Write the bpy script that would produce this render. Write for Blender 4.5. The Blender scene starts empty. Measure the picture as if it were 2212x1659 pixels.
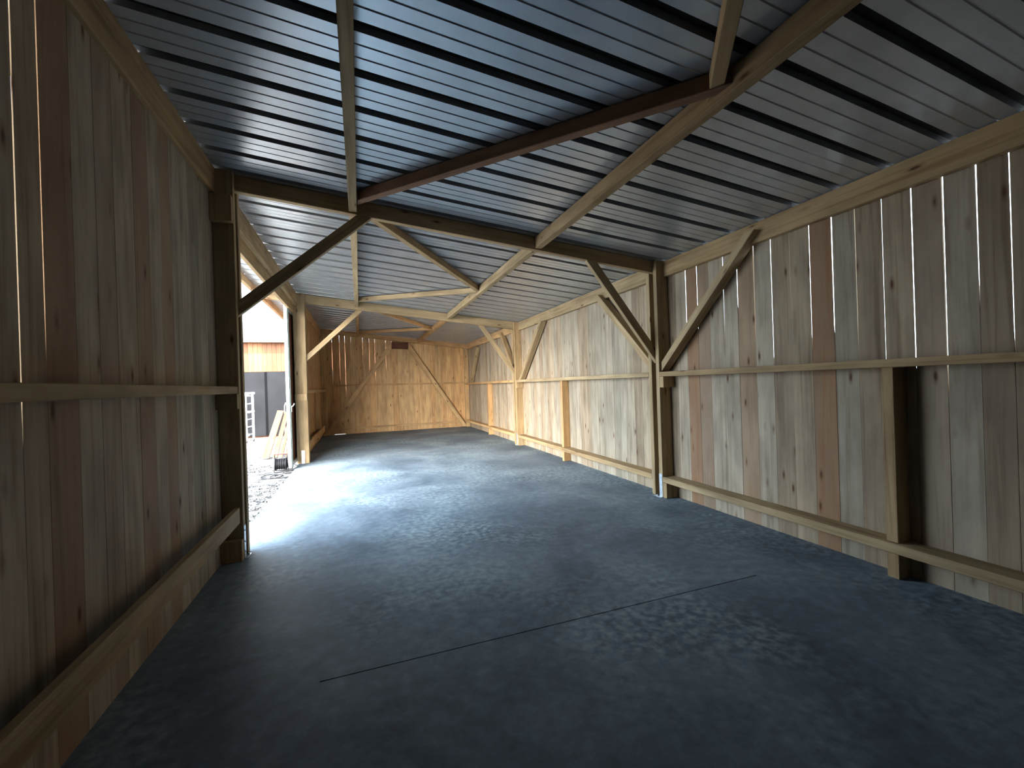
import bpy, math, random
from mathutils import Vector, Matrix
R = random.Random(7)
S = bpy.context.scene
COL = S.collection

# ---------------------------------------------------------------- camera
cam_d = bpy.data.cameras.new('camera')
cam_d.sensor_width = 36.0
cam_d.lens = 917.5 / 2212 * 36
cam_d.clip_start = 0.02
cam_d.clip_end = 300
cam = bpy.data.objects.new('camera', cam_d)
COL.objects.link(cam)
yaw, pitch, roll = 0.3441, -0.0003, -0.0322
fw = Vector((math.sin(yaw) * math.cos(pitch), math.cos(yaw) * math.cos(pitch), math.sin(pitch)))
rt0 = Vector((math.cos(yaw), -math.sin(yaw), 0))
up0 = rt0.cross(fw)
rt = rt0 * math.cos(roll) + up0 * math.sin(roll)
up = -rt0 * math.sin(roll) + up0 * math.cos(roll)
M = Matrix((rt, up, -fw)).transposed().to_4x4()
M.translation = Vector((1.1906, 0, 1.5))
cam.matrix_world = M
S.camera = cam

# ---------------------------------------------------------------- world, sun, exposure
SKY, GLOW = 17.0, 27.0
SUN = 35.0
S.view_settings.view_transform = 'Standard'
S.view_settings.look = 'None'
S.view_settings.gamma = 1.0
S.view_settings.use_curve_mapping = False
S.view_settings.exposure = 0.27
world = bpy.data.worlds.new('world')
S.world = world
world.use_nodes = True
wn = world.node_tree
bg = wn.nodes['Background']
tc = wn.nodes.new('ShaderNodeTexCoord')
nz = wn.nodes.new('ShaderNodeTexNoise')
nz.inputs['Scale'].default_value = 2.2
nz.inputs['Detail'].default_value = 5
wn.links.new(tc.outputs['Generated'], nz.inputs['Vector'])
cr = wn.nodes.new('ShaderNodeValToRGB')
cr.color_ramp.elements[0].position = 0.35
cr.color_ramp.elements[0].color = (0.56, 0.75, 0.98, 1)
cr.color_ramp.elements[1].position = 0.62
cr.color_ramp.elements[1].color = (0.78, 0.90, 1.0, 1)
wn.links.new(nz.outputs['Fac'], cr.inputs['Fac'])
wn.links.new(cr.outputs['Color'], bg.inputs['Color'])
# bright hazy sky on the sun's side of the yard, duller on the far side
dt = wn.nodes.new('ShaderNodeVectorMath'); dt.operation = 'DOT_PRODUCT'
dt.inputs[1].default_value = Vector((-.55, -.83, .17)).normalized()
wn.links.new(tc.outputs['Generated'], dt.inputs[0])
mr = wn.nodes.new('ShaderNodeMapRange')
mr.interpolation_type = 'SMOOTHSTEP'
mr.inputs[1].default_value = 0.55; mr.inputs[2].default_value = 1.0
mr.inputs[3].default_value = 0.0; mr.inputs[4].default_value = GLOW
wn.links.new(dt.outputs['Value'], mr.inputs['Value'])
bg2 = wn.nodes.new('ShaderNodeBackground')
bg2.inputs[0].default_value = (1.0, 0.84, 0.66, 1)
wn.links.new(mr.outputs['Result'], bg2.inputs[1])
dt2 = wn.nodes.new('ShaderNodeVectorMath'); dt2.operation = 'DOT_PRODUCT'
dt2.inputs[1].default_value = Vector((-.10, -.95, .30)).normalized()
wn.links.new(tc.outputs['Generated'], dt2.inputs[0])
mr3 = wn.nodes.new('ShaderNodeMapRange')
mr3.interpolation_type = 'SMOOTHSTEP'
mr3.inputs[1].default_value = -0.8; mr3.inputs[2].default_value = 0.95
mr3.inputs[3].default_value = SKY * .42; mr3.inputs[4].default_value = SKY * 1.2
wn.links.new(dt2.outputs['Value'], mr3.inputs['Value'])
wn.links.new(mr3.outputs['Result'], bg.inputs[1])
ads = wn.nodes.new('ShaderNodeAddShader')
wn.links.new(bg.outputs[0], ads.inputs[0]); wn.links.new(bg2.outputs[0], ads.inputs[1])
wn.links.new(ads.outputs[0], wn.nodes['World Output'].inputs['Surface'])

sun_d = bpy.data.lights.new('sun', 'SUN')
sun_d.energy = SUN
sun_d.angle = math.radians(2.0)
sun_d.color = (1.0, 0.93, 0.82)
sun = bpy.data.objects.new('sun', sun_d)
COL.objects.link(sun)
sun.location = (3, -10, 20)
sdir = Vector((-0.18, 0.62, -0.95)).normalized()   # the way the light travels
sun.rotation_euler = sdir.to_track_quat('-Z', 'Y').to_euler()

# ---------------------------------------------------------------- material helpers
def new_mat(name):
    m = bpy.data.materials.new(name)
    m.use_nodes = True
    return m, m.node_tree.nodes, m.node_tree.links, m.node_tree.nodes['Principled BSDF']

def ramp(N, stops):
    r = N.new('ShaderNodeValToRGB')
    e = r.color_ramp.elements
    e[0].position, e[0].color = stops[0][0], (*stops[0][1], 1)
    e[1].position, e[1].color = stops[-1][0], (*stops[-1][1], 1)
    for p, c in stops[1:-1]:
        q = e.new(p)
        q.color = (*c, 1)
    return r

def wood(name, light, dark, knot=(0.10, 0.045, 0.02), var=0.25, knots=1.0, rough=0.75, red=(0.27, 0.13, 0.06)):
    """sawn softwood: streaks along the grain, elliptical knots, a tone of its own for each board"""
    m, N, L, B = new_mat(name)
    gc = N.new('ShaderNodeAttribute'); gc.attribute_name = 'gc'
    rn = N.new('ShaderNodeAttribute'); rn.attribute_name = 'rnd'
    tn = N.new('ShaderNodeAttribute'); tn.attribute_name = 'tint'
    mp = N.new('ShaderNodeMapping'); mp.inputs['Scale'].default_value = (0.55, 14, 14)
    L.new(gc.outputs['Vector'], mp.inputs['Vector'])
    n1 = N.new('ShaderNodeTexNoise'); n1.inputs['Scale'].default_value = 1.6
    n1.inputs['Detail'].default_value = 5; n1.inputs['Roughness'].default_value = 0.6
    n1.inputs['Distortion'].default_value = 0.5
    L.new(mp.outputs['Vector'], n1.inputs['Vector'])
    r1 = ramp(N, [(0.30, dark), (0.48, tuple((a * .3 + b * .7) for a, b in zip(dark, light))), (0.72, light)])
    L.new(n1.outputs['Fac'], r1.inputs['Fac'])
    # broad mottling (dirt, moisture)
    mp2 = N.new('ShaderNodeMapping'); mp2.inputs['Scale'].default_value = (1.6, 5, 5)
    L.new(gc.outputs['Vector'], mp2.inputs['Vector'])
    n2 = N.new('ShaderNodeTexNoise'); n2.inputs['Scale'].default_value = 1.3; n2.inputs['Detail'].default_value = 4
    L.new(mp2.outputs['Vector'], n2.inputs['Vector'])
    r2 = ramp(N, [(0.30, (0.62, 0.60, 0.58)), (0.62, (1.05, 1.04, 1.02))])
    L.new(n2.outputs['Fac'], r2.inputs['Fac'])
    mul = N.new('ShaderNodeMix'); mul.data_type = 'RGBA'; mul.blend_type = 'MULTIPLY'; mul.inputs[0].default_value = 0.75
    L.new(r1.outputs['Color'], mul.inputs[6]); L.new(r2.outputs['Color'], mul.inputs[7])
    # board to board tone
    r3 = ramp(N, [(0.0, tuple(1 - var * k for k in (1.0, 1.15, 1.3))), (0.35, (1.0, 0.97, 0.92)), (0.65, (0.96, 1.0, 1.04)), (1.0, tuple(1 - var * k for k in (0.9, 0.7, 0.6)))])
    L.new(rn.outputs['Fac'], r3.inputs['Fac'])
    mul2 = N.new('ShaderNodeMix'); mul2.data_type = 'RGBA'; mul2.blend_type = 'MULTIPLY'; mul2.inputs[0].default_value = 1
    L.new(mul.outputs[2], mul2.inputs[6]); L.new(r3.outputs['Color'], mul2.inputs[7])
    # heartwood red boards
    mx = N.new('ShaderNodeMix'); mx.data_type = 'RGBA'; mx.blend_type = 'MIX'
    mx.inputs[7].default_value = (*red, 1)
    hb = N.new('ShaderNodeMath'); hb.operation = 'MULTIPLY'
    hr = N.new('ShaderNodeMapRange'); hr.inputs[1].default_value = 0.35; hr.inputs[2].default_value = 0.6
    hr.inputs[3].default_value = 0.35; hr.inputs[4].default_value = 1.0
    L.new(n1.outputs['Fac'], hr.inputs['Value'])
    L.new(tn.outputs['Fac'], hb.inputs[0]); L.new(hr.outputs['Result'], hb.inputs[1])
    L.new(hb.outputs[0], mx.inputs[0]); L.new(mul2.outputs[2], mx.inputs[6])
    # knots
    mp3 = N.new('ShaderNodeMapping'); mp3.inputs['Scale'].default_value = (2.6, 8.5, 8.5)
    L.new(gc.outputs['Vector'], mp3.inputs['Vector'])
    v = N.new('ShaderNodeTexVoronoi'); v.inputs['Scale'].default_value = 1.0; v.inputs['Randomness'].default_value = 1.0
    L.new(mp3.outputs['Vector'], v.inputs['Vector'])
    kr = ramp(N, [(0.05, (1, 1, 1)), (0.115, (0.35, 0.35, 0.35)), (0.20, (0, 0, 0))])
    L.new(v.outputs['Distance'], kr.inputs['Fac'])
    sel = N.new('ShaderNodeSeparateColor'); L.new(v.outputs['Color'], sel.inputs[0])
    gt = N.new('ShaderNodeMath'); gt.operation = 'LESS_THAN'; gt.inputs[1].default_value = 0.62 * knots
    L.new(sel.outputs[0], gt.inputs[0])
    km = N.new('ShaderNodeMath'); km.operation = 'MULTIPLY'
    L.new(kr.outputs['Color'], km.inputs[0]); L.new(gt.outputs[0], km.inputs[1])
    mk = N.new('ShaderNodeMix'); mk.data_type = 'RGBA'; mk.inputs[7].default_value = (*knot, 1)
    L.new(km.outputs[0], mk.inputs[0]); L.new(mx.outputs[2], mk.inputs[6])
    L.new(mk.outputs[2], B.inputs['Base Color'])
    B.inputs['Roughness'].default_value = rough
    B.inputs['Specular IOR Level'].default_value = 0.25
    bp = N.new('ShaderNodeBump'); bp.inputs['Strength'].default_value = 0.25; bp.inputs['Distance'].default_value = 0.003
    L.new(n1.outputs['Fac'], bp.inputs['Height']); L.new(bp.outputs['Normal'], B.inputs['Normal'])
    return m

def plain(name, col, rough=0.6, metal=0.0, noise=0.0, scale=8.0, spec=0.5):
    m, N, L, B = new_mat(name)
    B.inputs['Roughness'].default_value = rough
    B.inputs['Metallic'].default_value = metal
    B.inputs['Specular IOR Level'].default_value = spec
    t = N.new('ShaderNodeTexCoord')
    n = N.new('ShaderNodeTexNoise'); n.inputs['Scale'].default_value = scale; n.inputs['Detail'].default_value = 6
    L.new(t.outputs['Object'], n.inputs['Vector'])
    r = ramp(N, [(0.3, tuple(c * (1 - noise) for c in col)), (0.7, tuple(min(1, c * (1 + noise)) for c in col))])
    L.new(n.outputs['Fac'], r.inputs['Fac'])
    L.new(r.outputs['Color'], B.inputs['Base Color'])
    return m

W_BOARD = wood('pale_spruce_boards', (0.49, 0.40, 0.292), (0.27, 0.205, 0.138), var=0.26)
W_LEFT = wood('brown_spruce_boards', (0.50, 0.415, 0.31), (0.30, 0.225, 0.15), var=0.32)
W_REDB = wood('reddish_timber', (0.30, 0.165, 0.095), (0.20, 0.10, 0.055), var=0.1, knots=0.4)
W_TIMB = wood('sawn_timber', (0.50, 0.365, 0.205), (0.30, 0.195, 0.095), var=0.16, knots=1.1)
W_BACK = wood('warm_lit_spruce_boards', (0.72, 0.47, 0.235), (0.48, 0.27, 0.115), var=0.22)  # warm bounce light of the far end mixed into the wood colour
W_DARK = wood('red_brown_timber', (0.17, 0.06, 0.035), (0.11, 0.04, 0.022), var=0.1, knots=0.3)
W_SIDING = wood('orange_siding', (0.115, 0.050, 0.024), (0.085, 0.034, 0.015), var=0.15, knots=0.5)
W_PLANK = wood('fresh_pale_planks', (0.19, 0.125, 0.070), (0.13, 0.075, 0.038), var=0.1, knots=0.5)
M_SHEET = plain('grey_roof_sheet', (0.48, 0.52, 0.56), rough=0.30, metal=0.6, noise=0.10, scale=5)
M_RIB_SHADE = plain('dark_rib_shade', (0.022, 0.024, 0.027), rough=0.85, noise=0.3, scale=20)  # stands in for the shade inside the roof ribs, no separate strip
M_GALV = plain('galvanised_steel', (0.62, 0.68, 0.72), rough=0.38, metal=0.6, noise=0.12, scale=25)
M_ALU = plain('white_aluminium', (0.62, 0.66, 0.70), rough=0.4, metal=0.1, noise=0.04)
M_BLACK = plain('black_rubber', (0.015, 0.015, 0.017), rough=0.6, noise=0.2)
M_CABLE = plain('dark_grey_cable', (0.028, 0.030, 0.036), rough=0.55, noise=0.2, scale=30)
M_RED = plain('dull_red_plastic', (0.16, 0.035, 0.03), rough=0.5, noise=0.1)
M_GATE = plain('dark_grey_gate_paint', (0.0095, 0.0102, 0.0118), rough=0.8, noise=0.22, scale=1.6, spec=0.08)
M_GDARK = plain('black_gate_hardware', (0.003, 0.003, 0.0035), rough=0.9, spec=0.05)
M_REEL = plain('black_reel_plastic', (0.009, 0.0095, 0.011), rough=0.5, noise=0.2, scale=30, spec=0.2)
M_CREAM = plain('cream_fascia_paint', (0.052, 0.044, 0.033), rough=0.6, noise=0.05)
M_ROOFOUT = plain('grey_roofing', (0.045, 0.045, 0.046), rough=0.6, noise=0.08)
M_CONC_L = plain('pale_concrete', (0.055, 0.052, 0.049), rough=0.9, noise=0.15, scale=5)
M_GREEN = plain('grey_green_seal', (0.10, 0.14, 0.12), rough=0.7, noise=0.2)

# gravel
M_GRAVEL, N, L, B = new_mat('pale_gravel')
t = N.new('ShaderNodeTexCoord')
v = N.new('ShaderNodeTexVoronoi'); v.inputs['Scale'].default_value = 26
L.new(t.outputs['Object'], v.inputs['Vector'])
n = N.new('ShaderNodeTexNoise'); n.inputs['Scale'].default_value = 7; n.inputs['Detail'].default_value = 6
L.new(t.outputs['Object'], n.inputs['Vector'])
r = ramp(N, [(0.36, (0.022, 0.022, 0.022)), (0.48, (0.11, 0.108, 0.105)), (0.7, (0.19, 0.187, 0.183))])
L.new(n.outputs['Fac'], r.inputs['Fac'])
L.new(r.outputs['Color'], B.inputs['Base Color'])
B.inputs['Roughness'].default_value = 0.95
bp = N.new('ShaderNodeBump'); bp.inputs['Strength'].default_value = 0.8; bp.inputs['Distance'].default_value = 0.02
L.new(v.outputs['Distance'], bp.inputs['Height']); L.new(bp.outputs['Normal'], B.inputs['Normal'])

# shed floor: power-floated dark blue-grey concrete with pale lime bloom
M_FLOOR, N, L, B = new_mat('dark_floated_concrete')
t = N.new('ShaderNodeTexCoord')
mp = N.new('ShaderNodeMapping'); mp.inputs['Scale'].default_value = (0.8, 0.8, 1)
L.new(t.outputs['Object'], mp.inputs['Vector'])
a = N.new('ShaderNodeTexNoise'); a.inputs['Scale'].default_value = 1.1; a.inputs['Detail'].default_value = 9
a.inputs['Roughness'].default_value = 0.62; a.inputs['Distortion'].default_value = 0.6
L.new(mp.outputs['Vector'], a.inputs['Vector'])
c = N.new('ShaderNodeTexNoise'); c.inputs['Scale'].default_value = 14; c.inputs['Detail'].default_value = 8
c.inputs['Roughness'].default_value = 0.7
L.new(mp.outputs['Vector'], c.inputs['Vector'])
ra = ramp(N, [(0.33, (0.085, 0.115, 0.146)), (0.5, (0.140, 0.183, 0.224)), (0.68, (0.215, 0.268, 0.31))])
L.new(a.outputs['Fac'], ra.inputs['Fac'])
rc = ramp(N, [(0.35, (0.78, 0.78, 0.80)), (0.52, (1, 1, 1)), (0.68, (1.28, 1.30, 1.28))])
L.new(c.outputs['Fac'], rc.inputs['Fac'])
mu = N.new('ShaderNodeMix'); mu.data_type = 'RGBA'; mu.blend_type = 'MULTIPLY'; mu.inputs[0].default_value = 1
L.new(ra.outputs['Color'], mu.inputs[6]); L.new(rc.outputs['Color'], mu.inputs[7])
# lime bloom patches
b1 = N.new('ShaderNodeTexNoise'); b1.inputs['Scale'].default_value = 0.9; b1.inputs['Detail'].default_value = 3
L.new(mp.outputs['Vector'], b1.inputs['Vector'])
b2 = N.new('ShaderNodeTexNoise'); b2.inputs['Scale'].default_value = 22; b2.inputs['Detail'].default_value = 6
L.new(mp.outputs['Vector'], b2.inputs['Vector'])
mr1 = N.new('ShaderNodeMapRange'); mr1.inputs[1].default_value = 0.46; mr1.inputs[2].default_value = 0.62
L.new(b1.outputs['Fac'], mr1.inputs['Value'])
mr2 = N.new('ShaderNodeMapRange'); mr2.inputs[1].default_value = 0.40; mr2.inputs[2].default_value = 0.80
L.new(b2.outputs['Fac'], mr2.inputs['Value'])
mm = N.new('ShaderNodeMath'); mm.operation = 'MULTIPLY'
L.new(mr1.outputs['Result'], mm.inputs[0]); L.new(mr2.outputs['Result'], mm.inputs[1])
mxf = N.new('ShaderNodeMix'); mxf.data_type = 'RGBA'; mxf.inputs[7].default_value = (0.36, 0.45, 0.48, 1)
L.new(mm.outputs[0], mxf.inputs[0]); L.new(mu.outputs[2], mxf.inputs[6])
L.new(mxf.outputs[2], B.inputs['Base Color'])
rr = N.new('ShaderNodeMapRange'); rr.inputs[3].default_value = 0.48; rr.inputs[4].default_value = 0.72
L.new(c.outputs['Fac'], rr.inputs['Value']); L.new(rr.outputs['Result'], B.inputs['Roughness'])
B.inputs['Specular IOR Level'].default_value = 0.22
bp = N.new('ShaderNodeBump'); bp.inputs['Strength'].default_value = 0.15; bp.inputs['Distance'].default_value = 0.004
L.new(c.outputs['Fac'], bp.inputs['Height']); L.new(bp.outputs['Normal'], B.inputs['Normal'])

# ---------------------------------------------------------------- mesh builder
class MB:
    def __init__(s):
        s.v, s.f, s.gc, s.rn, s.tn = [], [], [], [], []
    def add(s, verts, faces, gcs=None, rnd=0.5, tint=0.0):
        o = len(s.v)
        s.v += [Vector(q) for q in verts]
        s.f += [tuple(i + o for i in f) for f in faces]
        s.gc += [tuple(q) for q in (gcs or verts)]
        s.rn += [rnd] * len(verts)
        s.tn += [tint] * len(verts)
        return s
    def box(s, x0, x1, y0, y1, z0, z1, axis=2, tint=0.0, rnd=None):
        """axis = direction of the grain"""
        vs = [(x, y, z) for x in (x0, x1) for y in (y0, y1) for z in (z0, z1)]
        fs = [(0, 1, 3, 2), (4, 6, 7, 5), (0, 4, 5, 1), (2, 3, 7, 6), (0, 2, 6, 4), (1, 5, 7, 3)]
        off = (R.uniform(0, 50), R.uniform(0, 50), R.uniform(0, 50))
        o = [axis] + [i for i in range(3) if i != axis]
        g = [(q[o[0]] + off[0], q[o[1]] + off[1], q[o[2]] + off[2]) for q in vs]
        return s.add(vs, fs, g, R.random() if rnd is None else rnd, tint)
    def bar(s, p0, p1, w, h, side, ch=0.004, cut0=None, cut1=None, tint=0.0, rnd=None):
        """timber from p0 to p1: w across the vector 'side', h across the other way; small chamfers;
        cut0/cut1 = plane normals the ends are sawn along"""
        p0, p1 = Vector(p0), Vector(p1)
        d = (p1 - p0).normalized()
        a = Vector(side); a = (a - d * a.dot(d)).normalized()
        b = d.cross(a)
        W2, H2 = w / 2, h / 2
        prof = [(-W2 + ch, -H2), (W2 - ch, -H2), (W2, -H2 + ch), (W2, H2 - ch), (W2 - ch, H2), (-W2 + ch, H2), (-W2, H2 - ch), (-W2, -H2 + ch)]
        off = (R.uniform(0, 50), R.uniform(0, 50), R.uniform(0, 50))
        vs, g = [], []
        ln = (p1 - p0).length
        for P, cut, tt in ((p0, cut0, 0), (p1, cut1, ln)):
            for (u, q) in prof:
                pt = P + a * u + b * q
                if cut is not None:
                    nrm = Vector(cut)
                    k = (P - pt).dot(nrm) / d.dot(nrm)
                    pt = pt + d * k
                vs.append(pt)
                g.append(((pt - p0).dot(d) + off[0], u + off[1], q + off[2]))
        fs = [tuple(reversed(range(8))), tuple(range(8, 16))]
        for i in range(8):
            j = (i + 1) % 8
            fs.append((i, j, 8 + j, 8 + i))
        return s.add(vs, fs, g, R.random() if rnd is None else rnd, tint)
    def tube(s, pts, rad, n=10, closed=False):
        pts = [Vector(q) for q in pts]
        m = len(pts)
        rings = []
        prev = None
        for i, q in enumerate(pts):
            if closed:
                d = (pts[(i + 1) % m] - pts[i - 1]).normalized()
            else:
                d = (pts[min(i + 1, m - 1)] - pts[max(i - 1, 0)]).normalized()
            ref = prev if prev is not None else (Vector((0, 0, 1)) if abs(d.z) < .9 else Vector((1, 0, 0)))
            a = (ref - d * ref.dot(d))
            if a.length < 1e-4:
                a = d.orthogonal()
            a.normalize(); prev = a
            b = d.cross(a)
            rings.append([q + (a * math.cos(k * 2 * math.pi / n) + b * math.sin(k * 2 * math.pi / n)) * rad for k in range(n)])
        vs = [q for r_ in rings for q in r_]
        fs = []
        for i in range(m if closed else m - 1):
            for k in range(n):
                k2 = (k + 1) % n
                i2 = (i + 1) % m
                fs.append((i * n + k, i * n + k2, i2 * n + k2, i2 * n + k))
        if not closed:
            fs.append(tuple(reversed(range(n)))); fs.append(tuple(range((m - 1) * n, m * n)))
        return s.add(vs, fs)
    def cyl(s, p0, p1, rad, n=20):
        return s.tube([p0, p1], rad, n)
    def build(s, name, mat, parent=None, smooth=False, origin=None):
        if origin is None:
            xs = [q.x for q in s.v]; ys = [q.y for q in s.v]; zs = [q.z for q in s.v]
            origin = Vector(((min(xs) + max(xs)) / 2, (min(ys) + max(ys)) / 2, min(zs)))
        origin = Vector(origin)
        me = bpy.data.meshes.new(name)
        me.from_pydata([q - origin for q in s.v], [], s.f)
        me.update()
        at = me.attributes.new('gc', 'FLOAT_VECTOR', 'POINT')
        at.data.foreach_set('vector', [c_ for q in s.gc for c_ in q])
        at = me.attributes.new('rnd', 'FLOAT', 'POINT'); at.data.foreach_set('value', s.rn)
        at = me.attributes.new('tint', 'FLOAT', 'POINT'); at.data.foreach_set('value', s.tn)
        if smooth:
            me.polygons.foreach_set('use_smooth', [True] * len(me.polygons))
        mats = mat if isinstance(mat, (list, tuple)) else [mat]
        for q in mats:
            me.materials.append(q)
        o = bpy.data.objects.new(name, me)
        COL.objects.link(o)
        if parent is not None:
            o.parent = parent
            o.location = origin - parent.location
        else:
            o.location = origin
        return o

def tag(o, label, cat, group=None, kind=None):
    if label: o['label'] = label
    if cat: o['category'] = cat
    if group: o['group'] = group
    if kind: o['kind'] = kind
    return o

def thing(name, loc, label, cat, group=None, kind=None):
    o = bpy.data.objects.new(name, None)
    COL.objects.link(o)
    o.location = loc
    o.empty_display_size = 0.1
    return tag(o, label, cat, group, kind)

def struct(o):
    o['kind'] = 'structure'
    return o

# ---------------------------------------------------------------- the measured shed
Yv, Xv, Zv = (0, 1, 0), (1, 0, 0), (0, 0, 1)
WD = 4.94                      # width between the board faces
def roof(x): return 3.52 - 0.105 * x       # underside of the sheets
def beam_bottom(x): return 3.37 - 0.105 * x
F1, F2, F3, F0 = 4.435, 9.69, 15.02, -6.1  # near faces of the four frames
YB = 15.22                     # back wall
YN = -6.2                     # wall behind the camera

# ---------------------------------------------------------------- floor
mb = MB()
mb.box(-0.03, 5.0, YN - .03, 2.402, -0.16, 0.0)
mb.box(-0.03, 5.0, 2.4105, 15.26, -0.16, 0.0)
mb.box(-0.03, .95, 2.402, 2.4105, -0.16, 0.0)
mb.box(.95, 3.96, 2.402, 2.4105, -0.16, -0.02)
mb.box(3.96, 5.0, 2.402, 2.4105, -0.16, 0.0)
struct(mb.build('floor', M_FLOOR, origin=(0, 0, 0)))

# ---------------------------------------------------------------- board walls
def board_wall(name, mat, fixed, out, along, edges, z0, ztop, slits=None, tints=None, xaxis=False, shift=None, bev=0.022, drop=None):
    """one wall of upright boards. fixed = inner face, out = +1/-1 outward, along = axis of the wall,
    edges = list of joints; slits {joint index: (gap at the top, height where it closes)}"""
    mb = MB()
    for i in range(len(edges) - 1):
        a, b = edges[i], edges[i + 1]
        zt = ztop(0.5 * (a + b)) - (drop[i] if drop else 0)
        th = 0.020
        dp = R.uniform(0, 0.003)
        ch = R.choice((.001, .0015, .002, .004))
        f0 = fixed + out * dp
        f1 = f0 + out * th
        lo = (slits or {}).get(i, (0.0, 0.5, 0.0))
        hi = (slits or {}).get(i + 1, (0.0, 0.5, 0.0))
        zb = z0
        # levels: bottom, where each slit closes, where it narrows, top
        lv = sorted({zb, zt} | {min(max(q, zb + .01), zt - .01) for s_ in (lo, hi) for q in (s_[1] - .35, s_[1])})
        vs, g = [], []
        off = (R.uniform(0, 50), R.uniform(0, 50), R.uniform(0, 50))
        for z in lv:
            def gap(s_):
                # s_ = (width at the top, height it narrows to, width there)
                if s_[0] == 0 or z <= s_[1] - .349: return -0.0008
                if z <= s_[1] + 1e-6: return s_[2] * .5 * (z - s_[1] + .35) / .35
                return 0.5 * (s_[2] + (s_[0] - s_[2]) * (z - s_[1]) / max(.05, zt - s_[1]))
            def bv(s_): return bev if s_[0] and z > s_[1] - .3 else 0
            ea, eb = a + gap(lo), b - gap(hi)
            # waney edges: beside a slit the board is bevelled away on its outer side
            for (s_, f_) in ((ea + ch, f0), (eb - ch, f0), (eb, f0 + out * ch * 1.6), (eb - bv(hi), f1), (ea + bv(lo), f1), (ea, f0 + out * ch * 1.6)):
                q = (s_, f_, z) if along == 0 else (f_, s_, z)
                vs.append(q); g.append((z + off[0], s_ + off[1], f_ + off[2]))
        n_ = len(lv)
        fs = [tuple(range(6)), tuple(reversed([6 * (n_ - 1) + k for k in range(6)]))]
        for k in range(n_ - 1):
            for c_ in range(6):
                d_ = (c_ + 1) % 6
                fs.append((6 * k + c_, 6 * k + 6 + c_, 6 * k + 6 + d_, 6 * k + d_))
        mb.add(vs, fs, g, R.random(), (tints or {}).get(i, 0.0))
    return struct(mb.build(name, mat))

def joints(a, b, pitch, jit=0.012):
    out = [a]
    while out[-1] + pitch * 1.4 < b:
        out.append(out[-1] + pitch + R.uniform(-jit, jit))
    out.append(b)
    return out

# right wall: the joints of the near bay are where the photo shows them
near = [1.398, 1.545, 1.711, 1.886, 2.067, 2.251, 2.432, 2.619, 2.803, 2.990, 3.180, 3.383, 3.562, 3.765, 3.945, 4.124]
pre = [YN]
while pre[-1] + 0.27 < near[0]: pre.append(pre[-1] + 0.1805)
ed = pre + near + joints(4.30, 15.22, 0.182)
k0 = len(pre)
sl_g = [.006, .012, .013, .004, .003, .006, .009, .007, .0025, .007, .013, .006, .009, .002, .007, .012]
sl_z = [1.75, 2.1, 1.60, 1.75, 1.58, 1.90, 2.05, 1.90, 2.2, 1.72, 2.05, 2.3, 1.85, 2.6, 2.15, 2.1]
def slit(vis, z_): return (vis, z_, vis * .35)
slits = {k0 + i: slit(g_ * .55, z_) for i, (g_, z_) in enumerate(zip(sl_g, sl_z))}
for i, e in enumerate(ed):
    if e > 4.2 and (abs(e - 10.41) < .1 or abs(e - 10.75) < .1):
        slits[i] = slit(.012, 2.45)
tints = {k0 + 6: 0.85, k0 + 13: .55, k0 + 14: .85, k0 + 10: 0.4, k0 + 2: 0.3}
board_wall('wall_right', W_BOARD, WD, 1, 1, ed, -0.02, lambda y: roof(WD) - .01, slits, tints)

# left wall, near bay and far bay
edl = joints(YN, -1.0, .19)
for e in [-.75, -.56, -.36, -.17, .02, .22, .41, .60, .80, 1.0, 1.19, 1.38, 1.58, 1.78, 1.95, 2.115, 2.255, 2.46, 2.64, 2.81, 3.02, 3.20, 3.37, 3.53, 3.70, 3.87, 4.06, 4.25, 4.44, 4.64]:
    edl.append(e)
sl = {edl.index(2.115): slit(.005, 1.5), edl.index(2.255): slit(.004, 1.9)}
tn = {edl.index(2.255): 0.6, edl.index(2.64): .25, edl.index(3.02): .45, edl.index(3.37): .5}
board_wall('wall_left_near', W_LEFT, 0.0, -1, 1, edl, -0.02, lambda y: roof(0) - .01, sl, tn, bev=.038)
board_wall('wall_left_far', W_BACK, 0.0, -1, 1, joints(9.74, 15.22, 0.19), -0.02, lambda y: roof(0) - .01)

# back wall with daylight between the upper boards on the left, and a chink low down
bx = [0.0, .18, .36, .59, .76, .95, 1.14, 1.32, 1.53, 1.71, 1.89, 2.07, 2.26] + joints(2.45, WD, 0.185)
sb = {k_: (g_ * .6, z_ - .1, g_ * .4) for k_, (g_, z_) in {2: (.020, 2.1), 3: (.012, 2.1), 4: (.018, 1.7), 5: (.006, 2.8), 7: (.016, 3.0), 8: (.012, 2.0), 9: (.018, 2.1), 11: (.018, 2.4), 12: (.010, 3.0)}.items()}
drp = [R.choice((0.0, 0.03, 0.05)) for _ in bx]
board_wall('wall_back', W_BACK, YB, 1, 0, [.0, .18] + [.36] + bx[3:], 0.022, lambda x: roof(x) - .005, sb, None, drop=drp)
# low sill board closes the wall foot except for the chink
mb = MB()
mb.box(0.0, .365, YB + .026, YB + .05, -.12, .16, 0)
mb.box(.70, WD, YB + .026, YB + .05, -.12, .16, 0)
struct(mb.build('baseboard_back', W_BACK))
board_wall('unseen_wall_front', W_DARK, YN, -1, 0, joints(0, WD, 0.18), -0.02, lambda x: roof(x) - .01)  # unseen end wall, set far back and darkened to soak up bounce light

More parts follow.
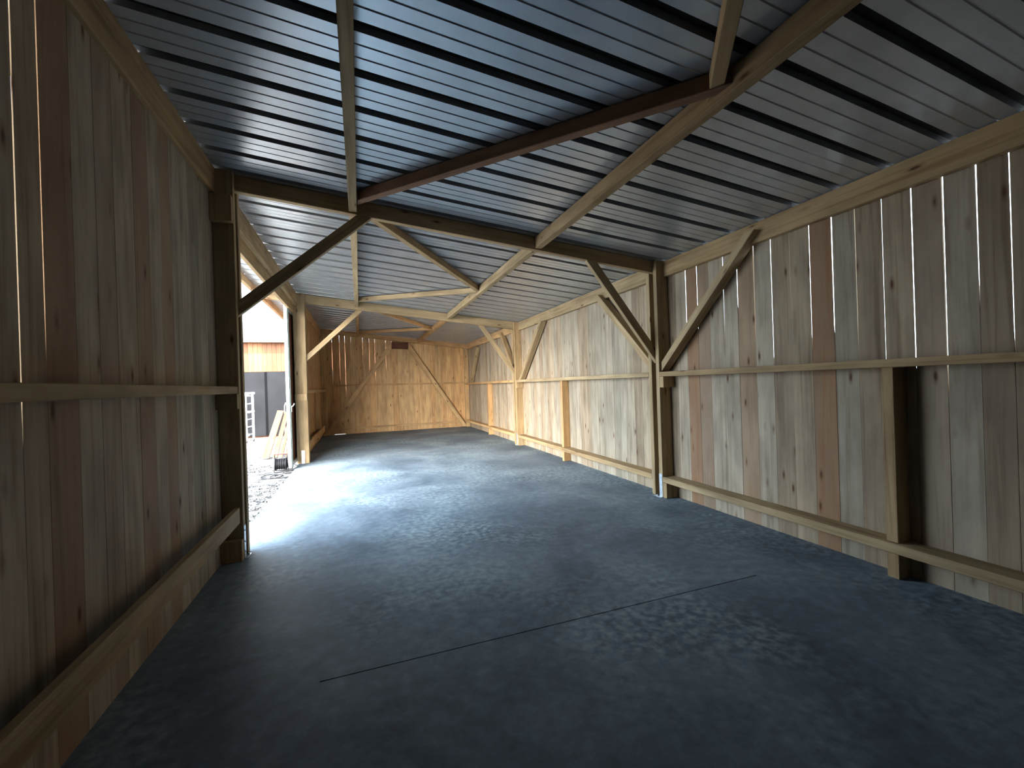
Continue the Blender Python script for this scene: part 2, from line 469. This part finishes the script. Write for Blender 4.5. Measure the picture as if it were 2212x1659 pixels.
# ---------------------------------------------------------------- roof sheets
def roof_sheets():
    y0, y1 = -6.5, 15.60
    prof = []          # (y, height over the flat, is_rib)
    k = 0
    c0 = 2.335
    pitch = 0.348
    y = c0 - pitch * 26
    while y < y1:
        # rib
        prof += [(y - .036, 0, 0), (y - .032, .036, 1), (y + .030, .036, 1), (y + .037, 0, 0)]
        for q in (y + pitch * .36, y + pitch * .64):
            prof += [(q - .007, 0, 0), (q - .002, .006, 0), (q + .002, .006, 0), (q + .007, 0, 0)]
        y += pitch
    prof = [q for q in prof if y0 < q[0] < y1]
    prof = [(y0, 0, 0)] + prof + [(y1, 0, 0)]
    xs = (-0.80, 5.12)
    mb = MB()
    vs = []
    for x in xs:
        for (yy, h, _) in prof:
            vs.append((x, yy, roof(x) + h))
    for x in xs:
        for (yy, h, _) in prof:
            vs.append((x, yy, roof(x) + h + .0015))
    n_ = len(prof)
    fs, mi = [], []
    for i in range(n_ - 1):
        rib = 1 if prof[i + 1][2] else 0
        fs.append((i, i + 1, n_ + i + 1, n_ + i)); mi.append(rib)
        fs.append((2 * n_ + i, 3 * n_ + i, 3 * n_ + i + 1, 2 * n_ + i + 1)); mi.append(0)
        for o in (0, n_):
            fs.append((o + i, 2 * n_ + o + i, 2 * n_ + o + i + 1, o + i + 1)); mi.append(0)
    mb.add(vs, fs)
    o = mb.build('ceiling', [M_SHEET, M_RIB_SHADE], origin=(0, 0, 3))
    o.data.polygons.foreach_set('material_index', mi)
    return struct(o)
roof_sheets()

# ---------------------------------------------------------------- frames: paired posts, rafters, knee braces
def post(y0, side, label, lo_mid, top_block=False, shoe_on='inner', stub=True):
    x0, x1 = (0.0, 0.165) if side == 'L' else (4.765, WD - .002)
    if side == 'L' and y0 == F2: x0 = -0.06
    xc = (x0 + x1) / 2
    xin = x1 if side == 'L' else x0
    t = thing('timber_post', (xc, y0 + .1, 0), label, 'post', 'paired timber posts of the portal frames')
    zt = beam_bottom(xc) + .145
    for a in (y0, y0 + .145):
        MB().bar((xc, a + .0325, 0.004), (xc, a + .0325, zt), x1 - x0, .065, (1, 0, 0)).build('post_plank', W_TIMB, t)
    # packing block carrying the mid rail, on the near face
    MB().bar((xc, y0 - .036, lo_mid - .135), (xc, y0 - .036, lo_mid), x1 - x0, .07, (1, 0, 0)).build('support_block', W_TIMB, t)
    if stub:
        MB().bar((xc, y0 - .036, 0.004), (xc, y0 - .036, .188), x1 - x0, .07, (1, 0, 0)).build('support_block', W_TIMB, t)
    if top_block:
        MB().bar((xc, y0 - .036, 3.02), (xc, y0 - .036, 3.255), x1 - x0, .07, (1, 0, 0)).build('support_block', W_TIMB, t)
    # galvanised shoe
    mb = MB()
    if shoe_on == 'inner':
        s_ = -1 if side == 'R' else 1
        mb.box(*sorted((xin + s_ * .0005, xin + s_ * .004)), y0 + .004, y0 + .061, 0.0, .295)
        mb.box(*sorted((xin + s_ * .0005, xin + s_ * .03)), y0 + .004, y0 + .13, 0.0, .006)
        for z in (.06, .15, .25):
            mb.cyl((xin + s_ * .004, y0 + .032, z), (xin + s_ * .010, y0 + .032, z), .009, 8)
        mb.cyl((xin + s_ * .016, y0 + .09, .006), (xin + s_ * .016, y0 + .09, .02), .010, 8)
    else:
        mb.box(xc - .03, xc + .03, y0 - .004, y0 - .0005, 0.0, .27)
        for z in (.06, .2):
            mb.cyl((xc, y0 - .004, z), (xc, y0 - .010, z), .009, 8)
    sh = mb.build('post_shoe', M_GALV, t)
    sh['label'] = 'bright galvanised steel shoe'
    return t
post(F1, 'R', 'right-wall post nearest the camera, with a pale blue steel shoe at its foot', 1.53)
post(F2, 'R', 'slim right-wall post where the middle crossbeam ends, halfway to the back wall', 1.53)
post(F1, 'L', 'almost black left post standing at the near side of the open doorway', 1.49, True)
post(F2, 'L', 'sunlit tan left post at the far side of the open doorway', 1.43, shoe_on='near', stub=False)
# corner posts against the back wall
def corner_post(xc, label):
    t = thing('corner_post', (xc, 15.1, 0), label, 'post')
    MB().bar((xc, 15.135, 0.0), (xc, 15.135, beam_bottom(xc) - .002), .14, .14, (1, 0, 0)).build('post_plank', W_BACK, t)
    MB().bar((xc, 15.03, 1.37), (xc, 15.03, 1.50), .12, .06, (1, 0, 0)).build('support_block', W_BACK, t)
corner_post(4.855, 'orange-toned corner post in the back right corner of the shed')
o = MB().bar((0.07, 15.165, 0.0), (0.07, 15.165, 3.33), .14, .08, Xv).build('corner_post', W_BACK)
tag(o, 'dark corner post in the back left corner behind the diagonal plank', 'post')

def rafter(y0, y1, x0, x1, label, mat=W_TIMB, dz=0.15, top=.005):
    xm = 0.5 * (x0 + x1)
    h = dz - top
    n_ = Vector((0.105, 0, 1)).normalized()
    p0 = Vector((x0, (y0 + y1) / 2, roof(x0) - top - h / 2))
    p1 = Vector((x1, (y0 + y1) / 2, roof(x1) - top - h / 2))
    o = MB().bar(p0, p1, y1 - y0, h, (0, 1, 0), cut0=(1, 0, 0), cut1=(1, 0, 0)).build('rafter_beam', mat)
    return tag(o, label, 'beam')
rafter(F1 + .068, F1 + .143, -.74, WD - .01, 'nearest dark crossbeam under the metal roof above the near edge of the doorway')
rafter(F2 + .068, F2 + .143, -.74, WD - .01, 'middle pale crossbeam under the roof, at the far side of the doorway', dz=.185)
rafter(15.125, 15.205, -.74, WD - .01, 'reddish crossbeam along the top of the back wall', W_BACK, dz=.16, top=.012)

def brace(name, p0, p1, w, th, side, label, cat='brace', mat=W_TIMB, c0=None, c1=None, group=None):
    o = MB().bar(p0, p1, th, w, side, cut0=c0, cut1=c1).build(name, mat)
    return tag(o, label, cat, group)
Yv, Xv, Zv = (0, 1, 0), (1, 0, 0), (0, 0, 1)
gy1, gy2 = F1 + .105, F2 + .105
RN = (0.105, 0, 1)
brace('knee_brace', (.05, gy1, 2.180), (1.279, gy1, 3.230), .105, .06, Yv, 'dark diagonal strut from the near left post up to the nearest crossbeam', c0=Xv, c1=RN)
brace('knee_brace', (3.89, gy1, 2.955), (4.80, gy1, 1.795), .105, .06, Yv, 'dark diagonal strut from the nearest crossbeam down to the near right post', c0=RN, c1=Xv)
brace('knee_brace', (.05, gy2, 2.065), (1.24, gy2, 3.200), .095, .06, Yv, 'bright tan diagonal strut from the far doorway post up to the middle crossbeam', c0=Xv, c1=RN)
brace('knee_brace', (3.96, gy2, 2.915), (4.82, gy2, 1.715), .095, .06, Yv, 'slim brown diagonal strut from the middle crossbeam down to the far right post', c0=RN, c1=Xv)
LX = 4.855
brace('knee_brace', (LX, 4.425, 1.660), (LX, 3.10, 2.910), .085, .12, Xv, 'right-wall strut rising towards the camera from the mid rail beside the near right post', c0=Yv, c1=Zv)
brace('knee_brace', (LX, 4.655, 1.690), (LX, 5.95, 2.870), .095, .12, Xv, 'grey right-wall strut rising away from the near right post, behind a dark strut', c0=Yv, c1=Zv)
brace('knee_brace', (LX, 9.52, 1.595), (LX, 8.20, 2.79), .10, .12, Xv, 'brown right-wall strut rising towards the camera beside the far right post', c0=Zv, c1=Zv)
brace('knee_brace', (LX, 9.91, 1.78), (LX, 10.95, 2.90), .10, .12, Xv, 'brown right-wall strut rising towards the back wall from the far right post', c0=Yv, c1=Zv)
brace('knee_brace', (LX, 14.40, 1.595), (LX, 13.42, 2.72), .10, .12, Xv, 'short reddish strut on the right wall close to the back corner', c0=Zv, c1=Zv)

# ---------------------------------------------------------------- purlins
def purlin(xc, w, y0, y1, h, label, mat=W_TIMB, name='roof_purlin', gap=.004):
    zt = roof(xc + w / 2) - gap
    o = MB().bar((xc, y0, zt - h / 2), (xc, y1, zt - h / 2), w, h, Xv).build(name, mat)
    return tag(o, label, 'purlin')
bays = [(F0 + .08, F1 + .066), (F1 + .145, F2 + .066), (F2 + .145, 15.122)]
nm = ['over the near bay', 'between the nearest and middle crossbeams', 'between the middle crossbeam and the back wall']
mats = [W_TIMB, W_TIMB, W_BACK]
for (a, b), n_, m_ in zip(bays, nm, mats):
    purlin(1.178, .075, a, b, .125, 'narrow left roof purlin running lengthwise ' + n_, m_)
    purlin(3.18, .082, a, b, .125, 'thick right roof purlin running lengthwise ' + n_, m_)
for (a, b), n_, m_ in zip([(F0, F1 - .002), (F1 + .212, F2 - .002), (F2 + .212, 15.05)], nm, mats):
    purlin(4.905, .060, a, b, .195, 'eave timber on the right wall ' + n_, m_, 'wall_plate')
purlin(0.0, .06, F0, F1 - .002, .24, 'eave timber along the top of the dark left wall over the near bay', name='wall_plate')
purlin(0.0, .06, F2 + .212, 15.05, .24, 'eave timber along the top of the left wall beyond the doorway', W_BACK, 'wall_plate')
hd = thing('door_header', (0, 7.1, 3.1), 'pale doubled timber header over the open doorway', 'header')
MB().bar((0, F1 + .212, 3.375), (0, F2 - .002, 3.375), .06, .245, Xv).build('header_beam', W_TIMB, hd)
MB().bar((-.056, F1 + .216, 3.185), (-.056, F2 - .003, 3.185), .05, .20, Xv).build('header_board', W_TIMB, hd)
# small ledge over the far doorway post
for (a, b, n_) in [(YN - .05, F1 + .066, 'outside the near bay'), (F1 + .145, F2 + .066, 'across the open doorway'), (F2 + .145, 15.5, 'beyond the sliding door')]:
    purlin(-.70, .07, a, b, .135, 'outer purlin carrying the roof overhang ' + n_)

# flat braces in the roof plane, zigzagging between the two purlins
def rz(x): return 3.465 - .105 * x
def rbrace(a, b, label, mat=W_TIMB, w=.085, th=.075):
    brace('roof_brace', (a[0], a[1], rz(a[0])), (b[0], b[1], rz(b[0])), w, th, Vector((b[1] - a[1], a[0] - b[0], 0)), label, mat=mat, c0=Xv, c1=Xv)
rbrace((1.225, 4.33), (3.135, 1.80), 'dark red-brown roof brace running from the nearest crossbeam up to the big near purlin', W_REDB, w=.095)
rbrace((3.135, 1.86), (1.225, -.62), 'roof brace at the picture top running back from the big purlin overhead')
rbrace((1.30, 4.62), (3.135, 7.00), 'brown brace under the middle roof from the nearest crossbeam to the right purlin')
rbrace((3.135, 7.10), (1.225, 9.28), 'pale brace under the middle roof from the right purlin back to the middle crossbeam')
rbrace((1.30, 9.90), (3.135, 12.00), 'brace under the far roof from the middle crossbeam to the right purlin', W_BACK)
rbrace((3.135, 12.10), (1.225, 14.6), 'brace under the far roof running to the back wall', W_BACK)

# ---------------------------------------------------------------- rails and studs
def rail(x0, x1, y0, y1, z0, z1, label, mat=W_TIMB):
    o = MB().bar(((x0 + x1) / 2, y0, (z0 + z1) / 2), ((x0 + x1) / 2, y1, (z0 + z1) / 2), x1 - x0, z1 - z0, Xv).build('wall_rail', mat)
    return tag(o, label, 'rail')
XR = 4.765
wn_ = ['in the near bay', 'in the middle bay', 'in the far bay']
for (a, b), n_, m_ in zip([(F0 + .2, F1 - .002), (F1 + .212, F2 - .002), (F2 + .212, 15.06)], wn_, mats):
    rail(XR, WD - .002, a, b, 1.532, 1.592, 'mid-height rail on the right wall ' + n_, m_)
    rail(XR, WD - .002, a, b, .192, .262, 'low rail near the floor on the right wall ' + n_, m_)
rail(.004, .155, F0 + .2, F1 - .002, 1.492, 1.556, 'mid-height rail on the dark left wall nearest the camera')
rail(.105, .15, F0 + .2, F1 - .045, .335, .475, 'low plank on edge along the foot of the dark left wall')
rail(.004, .13, F2 + .212, 15.06, 1.435, 1.51, 'mid-height rail on the short left wall beyond the doorway', W_BACK)
# ragged low plank on the far left wall
mb = MB()
mb.bar((.12, F2 + .212, .315), (.12, 11.7, .315), .04, .17, Xv, rnd=.4)
mb.bar((.12, 11.7, .335), (.12, 12.2, .335), .04, .13, Xv, rnd=.4)
mb.bar((.12, 12.2, .305), (.12, 14.3, .305), .04, .19, Xv, rnd=.4)
tag(mb.build('wall_rail', W_BACK), 'low plank with a ragged notch on the left wall beyond the doorway', 'rail')
o = MB().bar((.3, 15.165, 1.625), (4.78, 15.165, 1.605), .055, .10, Zv).build('wall_rail', W_BACK)
tag(o, 'mid-height rail across the back wall', 'rail')
o = MB().bar((.25, 15.17, .195), (4.72, 15.17, .195), .055, .09, Zv).build('wall_rail', W_BACK)
tag(o, 'low rail across the foot of the back wall', 'rail')

def stud(y, label, mat=W_TIMB):
    t = thing('wall_stud', (4.87, y, 0), label, 'stud')
    MB().bar((4.867, y, .266), (4.867, y, 1.53), .14, .075, Xv, rnd=.1).build('upper_length', mat, t)
    MB().bar((4.867, y, 0.004), (4.867, y, .19), .14, .075, Xv, rnd=.1).build('lower_length', mat, t)
stud(1.985, 'nearest upright stud on the right wall, black in shadow on its camera side', W_TIMB)
stud(7.30, 'orange-brown upright stud in the middle of the right wall', W_BACK)
stud(12.25, 'small orange upright stud on the right wall near the back corner', W_BACK)
o = MB().bar((.065, 12.9, .42), (.065, 12.9, 1.43), .11, .06, Xv).build('wall_stud', W_BACK)
tag(o, 'upright stud on the left wall beyond the doorway', 'stud')
o = MB().bar((2.525, 15.17, 0.002), (2.525, 15.17, .166), .085, .09, Xv).build('wall_stud', W_BACK)
tag(o, 'short stub under the low rail of the back wall', 'stud')

# back wall: two long diagonal planks meeting at a red-brown block
by = 15.085
brace('wall_brace', (.12, by, .02), (2.24, by, 2.96), .14, .045, Yv, 'long diagonal plank on the left half of the back wall', mat=W_BACK, c0=Zv, c1=Xv)
brace('wall_brace', (4.74, by - .0, .02), (2.82, by, 2.93), .14, .045, Yv, 'long diagonal plank on the right half of the back wall', mat=W_BACK, c0=Zv, c1=Xv)
o = MB().bar((2.262, 15.075, 2.95), (2.80, 15.075, 2.93), .085, .225, Yv).build('gusset_block', W_DARK)
tag(o, 'dark red-brown block where the two back wall diagonals meet', 'block')

# ---------------------------------------------------------------- sliding door, open outside the far left wall
dr = thing('door_1', (-.1, 9.1, 0), None, None, kind='structure')
mb = MB()
for (xa, xb, ya, yb) in [(-.140, -.075, 9.08, 9.084), (-.140, -.075, 9.141, 9.145), (-.140, -.136, 9.08, 9.145), (-.079, -.075, 9.08, 9.145)]:
    mb.box(xa, xb, ya, yb, .03, 3.22)
fr = mb.build('edge_tube', M_ALU, dr)
MB().box(-.074, -.060, 9.10, 9.13, .03, 3.2).build('rubber_seal', M_GREEN, dr)
MB().box(-.142, -.072, 9.08, 9.142, -.005, .029).build('end_plug', M_BLACK, dr)
mb = MB()
y = 9.15
while y < 12.9:
    mb.box(-.128, -.10, y, y + .178, .05, 3.19)
    y += .18
mb.build('door_boards', W_DARK, dr)
mb = MB()
mb.box(-.100, -.075, 9.15, 12.9, .05, .11, 1); mb.box(-.100, -.075, 9.15, 12.9, 3.08, 3.19, 1)
mb.build('door_rail', M_ALU, dr)
mb = MB()
mb.tube([(-.058, 9.115, 1.20), (-.03, 9.112, 1.21), (-.012, 9.11, 1.235), (-.005, 9.11, 1.26)], .009, 8)
mb.cyl((-.058, 9.115, 1.1), (-.058, 9.115, 1.2), .010, 8)
mb.build('latch_hook', M_ALU, dr)
mb = MB()
mb.box(-.155, -.150, F1 + .1, 13.2, 3.20, 3.27); mb.box(-.115, -.111, F1 + .1, 13.2, 3.25, 3.27); mb.box(-.155, -.111, F1 + .1, 13.2, 3.268, 3.272)
tag(mb.build('door_track', M_GALV), 'thin steel track along the outer side of the doorway header', 'track')

# ---------------------------------------------------------------- yard
def gz(y): return -.035 if y < 9 else -.035 - (y - 9) * .0175
mb = MB()
xs = [-40, -20, -8, -4, -3, -2.5, -2, -1.5, -1.2, -1.0, -.8, -.6, -.4, -.2, -.03]
ys = [-30, -10, 0, 3, 4] + [4.4 + .25 * i for i in range(40)] + [15, 16, 17, 18, 25, 60]
vs = []
for y in ys:
    for x in xs:
        j = 0 if (x < -3.5 or y > 14.5 or y < 4) else R.uniform(-.012, .012)
        vs.append((x, y, gz(y) + j))
nx = len(xs)
fs = [(j * nx + i, j * nx + i + 1, (j + 1) * nx + i + 1, (j + 1) * nx + i) for j in range(len(ys) - 1) for i in range(nx - 1)]
mb.add(vs, fs)
tag(mb.build('gravel_yard', M_GRAVEL, origin=(0, 0, 0)), None, None, kind='structure')
mb = MB()
vs = [(-.03 + 0, -30, -.17), (40, -30, -.17), (40, 60, -.33), (-.03, 60, -.33)]
mb.add(vs, [(0, 1, 2, 3)])
tag(mb.build('ground_beyond', M_GRAVEL, origin=(0, 0, 0)), None, None, kind='structure')
# loose stones
mb = MB()
for i in range(1900):
    y = 4.6 + 5.5 * R.random() ** 1.1
    x = -.06 - 1.3 * R.random()
    s_ = R.uniform(.008, .026)
    if 8.2 < y < 9.35 and -.8 < x: continue
    z = gz(y) + s_ * .25
    a = R.uniform(0, 6.28)
    ca, sa = math.cos(a), math.sin(a)
    vs = []
    for (u, v_, w_) in [(1, 0, 0), (-1, 0, 0), (0, .7, 0), (0, -.7, 0), (0, 0, .55), (0, 0, -.5), ]:
        u *= R.uniform(.8, 1.2); v_ *= R.uniform(.8, 1.2)
        vs.append((x + s_ * (u * ca - v_ * sa), y + s_ * (u * sa + v_ * ca), z + s_ * w_))
    mb.add(vs, [(0, 2, 4), (2, 1, 4), (1, 3, 4), (3, 0, 4), (2, 0, 5), (1, 2, 5), (3, 1, 5), (0, 3, 5)])
tag(mb.build('loose_stones', M_GRAVEL, smooth=True), 'loose pale stones of the gravel beside the doorway threshold', 'gravel', kind='stuff')

# ---------------------------------------------------------------- building across the yard
YO = 18.0
bl = thing('timber_outbuilding', (-1.5, YO, -.2), 'outbuilding across the yard with orange siding above dark grey gates', 'building')
mb = MB()
x = -9.0
while x < 8:
    w_ = .155
    mb.box(x, x + w_ - .006, YO, YO + .025, 2.25, 3.42, 2, tint=R.choice((0, 0, 0, .3)))
    x += w_
mb.box(-9, 8, YO + .03, YO + .06, -.2, 3.42)
mb.build('siding_wall', W_SIDING, bl)
MB().box(-9.2, 8.2, YO - .26, YO - .23, 3.32, 3.43, 0).build('fascia_board', M_CREAM, bl)
MB().box(-9.2, 8.2, YO - .23, YO + .0, 3.40, 3.42, 0).build('soffit', M_CREAM, bl)
MB().box(-9.2, 8.2, YO - .30, YO - .262, 3.435, 3.475, 0).build('gutter', M_BLACK, bl)
mb = MB()
vs = []
for (yy, z) in ((YO - .32, 3.48), (YO + 6, 4.6)):
    for xx in (-9.2, 8.2):
        vs.append((xx, yy, z)); vs.append((xx, yy, z + .03))
mb.add(vs, [(0, 1, 3, 2), (4, 6, 7, 5), (0, 4, 5, 1), (2, 3, 7, 6), (0, 2, 6, 4), (1, 5, 7, 3)])
x = -9.0
while x < 8:
    mb.box(x - .02, x + .02, YO - .325, YO - .30, 3.51, 3.545)
    x += .31
mb.build('roof', M_ROOFOUT, bl)
mb = MB()
x = -8.98
while x < 8:
    mb.box(x - .018, x + .018, YO - .329, YO - .326, 3.515, 3.545)
    x += .31
mb.build('rib_ends', M_BLACK, bl)['kind'] = 'stuff'
for i, (xa, xb) in enumerate([(-4.6, -2.085), (-2.075, .4)]):
    g_ = MB().box(xa, xb, YO - .055, YO - .02, -.13, 2.235).build('gate_leaf', M_GATE, bl)
    mb = MB()
    if i == 0:
        mb.box(-2.75, -2.10, YO - .075, YO - .056, 1.17, 1.20, 0); mb.box(-2.78, -2.74, YO - .075, YO - .056, 1.17, 1.32, 0)
        mb.box(-2.75, -2.10, YO - .075, YO - .056, 1.30, 1.315, 0)
    else:
        mb.box(-2.06, -1.62, YO - .075, YO - .056, 1.19, 1.215, 0); mb.box(-1.66, -1.63, YO - .075, YO - .056, 1.19, 1.36, 0)
    h_ = mb.build('latch_bar', M_GDARK, g_)
MB().box(-2.13, -2.05, YO - .066, YO - .056, -.13, 2.235).build('gate_seam', M_GDARK, bl)
MB().box(-9, 8, YO - .9, YO + .02, -.30, -.185, 0).build('concrete_apron', M_CONC_L, bl)

# ---------------------------------------------------------------- aluminium work platform in front of the gates
sc = thing('work_platform', (-3.1, 16.2, gz(16)), 'white aluminium scaffold platform with ladder ends in front of the dark gates', 'scaffold')
def ladder(x_lo, x_hi, ya, yb, name='ladder_frame'):
    mb = MB()
    za, zb = gz(ya) + .10, gz(yb) + .10
    mb.box(x_lo - .03, x_lo + .03, ya - .025, ya + .025, za, 1.47)
    mb.box(x_hi - .03, x_hi + .03, yb - .025, yb + .025, zb, 1.47)
    for z in (.10, .36, .61, .86, 1.12, 1.38):
        mb.cyl((x_lo, ya, z), (x_hi, yb, z), .016, 8)
    fr_ = mb.build(name, M_ALU, sc)
    for (xx, yy) in ((x_lo, ya), (x_hi, yb)):
        zz = gz(yy)
        mb = MB()
        mb.cyl((xx - .015, yy, zz + .05), (xx + .015, yy, zz + .05), .045, 14)
        mb.box(xx - .022, xx + .022, yy - .02, yy + .02, zz + .06, zz + .10)
        mb.build('castor_wheel', M_BLACK, sc)
ladder(-2.325, -2.245, 15.94, 16.54)
ladder(-4.2, -4.12, 15.94, 16.54)
mb = MB()
mb.box(-4.25, -2.22, 15.90, 15.96, 1.42, 1.49, 0)
mb.box(-4.2, -2.18, 16.50, 16.56, 1.44, 1.50, 0)
mb.build('guard_rail', M_ALU, sc)
MB().box(-4.25, -2.20, 15.92, 16.56, .83, .875, 0).build('platform_deck', M_ALU, sc)
MB().box(-4.25, -2.24, 15.90, 15.95, .08, .15, 0).build('bottom_rail', M_ALU, sc)
mb = MB(); mb.tube([(-2.33, 15.92, 1.02), (-2.42, 15.92, .93), (-2.56, 15.92, .88)], .02, 8); mb.build('corner_strut', M_ALU, sc)

# ---------------------------------------------------------------- planks leaning on a tubular frame outside the door
tf = thing('tubular_frame', (-.55, 12.3, gz(12.3)), 'white tubular frame with a rounded loop top behind the leaning planks', 'frame')
z0 = gz(12.3)
loop = [(-.66, 12.35, z0 + .02), (-.66, 12.35, .98), (-.655, 12.35, 1.12), (-.63, 12.35, 1.19), (-.58, 12.35, 1.21), (-.40, 12.35, 1.21), (-.35, 12.35, 1.19), (-.325, 12.35, 1.12), (-.32, 12.35, .98), (-.32, 12.35, z0 + .02)]
mb = MB(); mb.tube(loop, .014, 10); mb.build('tube_loop', M_ALU, tf, smooth=True)
for zz in (.45, .85):
    mb = MB(); mb.cyl((-.66, 12.35, zz), (-.32, 12.35, zz), .013); mb.build('cross_tube', M_ALU, tf)
for xx in (-.66, -.32):
    mb = MB(); mb.cyl((xx, 12.36, .45), (xx, 12.75, gz(12.7) + .01), .013); mb.build('rear_leg', M_ALU, tf)
pl = [((-.93, 11.28), (-.735, 12.24, 1.00), .15, 'leftmost and widest of the pale planks leaning outside the doorway'),
      ((-.745, 11.36), (-.60, 12.28, .96), .10, 'second pale plank from the left leaning outside the doorway'),
      ((-.62, 11.30), (-.485, 12.26, .93), .085, 'steep narrow pale plank in the middle of the leaning planks'),
      ((-.47, 11.38), (-.345, 12.26, .86), .12, 'rightmost pale plank leaning outside the doorway beside the door edge')]
for (f_, h_, w_, lab) in pl:
    f3 = Vector((f_[0], f_[1], gz(f_[1]) + .02))
    d = (Vector(h_) - f3).normalized()
    o = MB().bar(f3, h_, w_, .028, Xv, cut0=(0, 0, 1)).build('leaning_plank', W_PLANK)
    tag(o, lab, 'plank', 'planks leaning outside the doorway')

# ---------------------------------------------------------------- cable reel and its loose cable
rc_ = Vector((-.265, 9.12, gz(9.1)))
cr_ = thing('cable_reel', rc_, 'dark cable reel with a carrying frame standing on the gravel by the door edge', 'cable reel')
def arc_tube(mb, cx, cy, cz, r_, x, n_=28, rad=.006):
    mb.tube([(x, cy + r_ * math.cos(k * 2 * math.pi / n_), cz + r_ * math.sin(k * 2 * math.pi / n_)) for k in range(n_)], rad, 8, closed=True)
cz = rc_.z + .15
mb = MB()
for k in range(13):
    arc_tube(mb, 0, rc_.y, cz, .088 + .006 * math.sin(k * 2.1), rc_.x - .075 + k * .0125, rad=.0075)
mb.cyl((rc_.x - .085, rc_.y, cz), (rc_.x + .085, rc_.y, cz), .08, 24)
mb.build('wound_cable', M_REEL, cr_, smooth=True)
for s_ in (-1, 1):
    mb = MB(); mb.cyl((rc_.x + s_ * .085, rc_.y, cz), (rc_.x + s_ * .096, rc_.y, cz), .118, 28); mb.build('reel_flange', M_REEL, cr_)
mb = MB()
for s_ in (-1, 1):
    x = rc_.x + s_ * .105
    mb.tube([(x, rc_.y - .10, rc_.z + .012), (x, rc_.y - .02, rc_.z + .16), (x, rc_.y, rc_.z + .34)], .008, 8)
    mb.tube([(x, rc_.y + .12, rc_.z + .012), (x, rc_.y + .02, rc_.z + .16)], .008, 8)
mb.cyl((rc_.x - .105, rc_.y - .10, rc_.z + .012), (rc_.x + .105, rc_.y - .10, rc_.z + .012), .008)
mb.cyl((rc_.x - .105, rc_.y + .12, rc_.z + .012), (rc_.x + .105, rc_.y + .12, rc_.z + .012), .008)
mb.cyl((rc_.x - .105, rc_.y, rc_.z + .25), (rc_.x + .105, rc_.y, rc_.z + .25), .009)
mb.build('reel_stand', M_REEL, cr_)
mb = MB(); mb.cyl((rc_.x - .11, rc_.y, rc_.z + .345), (rc_.x + .11, rc_.y, rc_.z + .345), .014); mb.build('carry_handle', M_RED, cr_)
mb = MB(); mb.cyl((rc_.x + .105, rc_.y, cz + .06), (rc_.x + .15, rc_.y, cz + .06), .012); mb.build('crank_knob', M_RED, cr_)
mb = MB()
pts = []
for k in range(60):
    a = k / 59 * 2 * math.pi * 2.2
    rx, ry = .17 + .03 * math.sin(a * .7), .20 + .05 * math.cos(a * .4)
    cx_ = -.42 + .30 * k / 59
    yy = 8.62 + ry * math.sin(a) * 1.0 - .05 * k / 59
    pts.append((cx_ + rx * math.cos(a) * .8, yy, gz(yy) + .016))
pts += [(-.15, 8.80, -.018), (-.20, 8.93, -.018)]
mb.tube(pts, .0065, 7)
tag(mb.build('power_cable', M_REEL, smooth=True), 'loose dark cable looping over the gravel below the reel', 'cable')

# repeats share a group
GROUPS = {'knee_brace': 'diagonal timber struts of the frame', 'roof_purlin': 'lengthwise roof purlins', 'wall_plate': 'eave timbers', 'roof_brace': 'zigzag braces under the roof',
          'wall_rail': 'horizontal wall rails', 'wall_stud': 'upright wall studs', 'rafter_beam': 'crossbeams of the roof', 'wall_brace': 'diagonal planks of the back wall', 'corner_post': 'corner posts at the back'}
for o in list(COL.objects):
    k = o.name.split('.')[0]
    if o.parent is None and k in GROUPS:
        o['group'] = GROUPS[k]
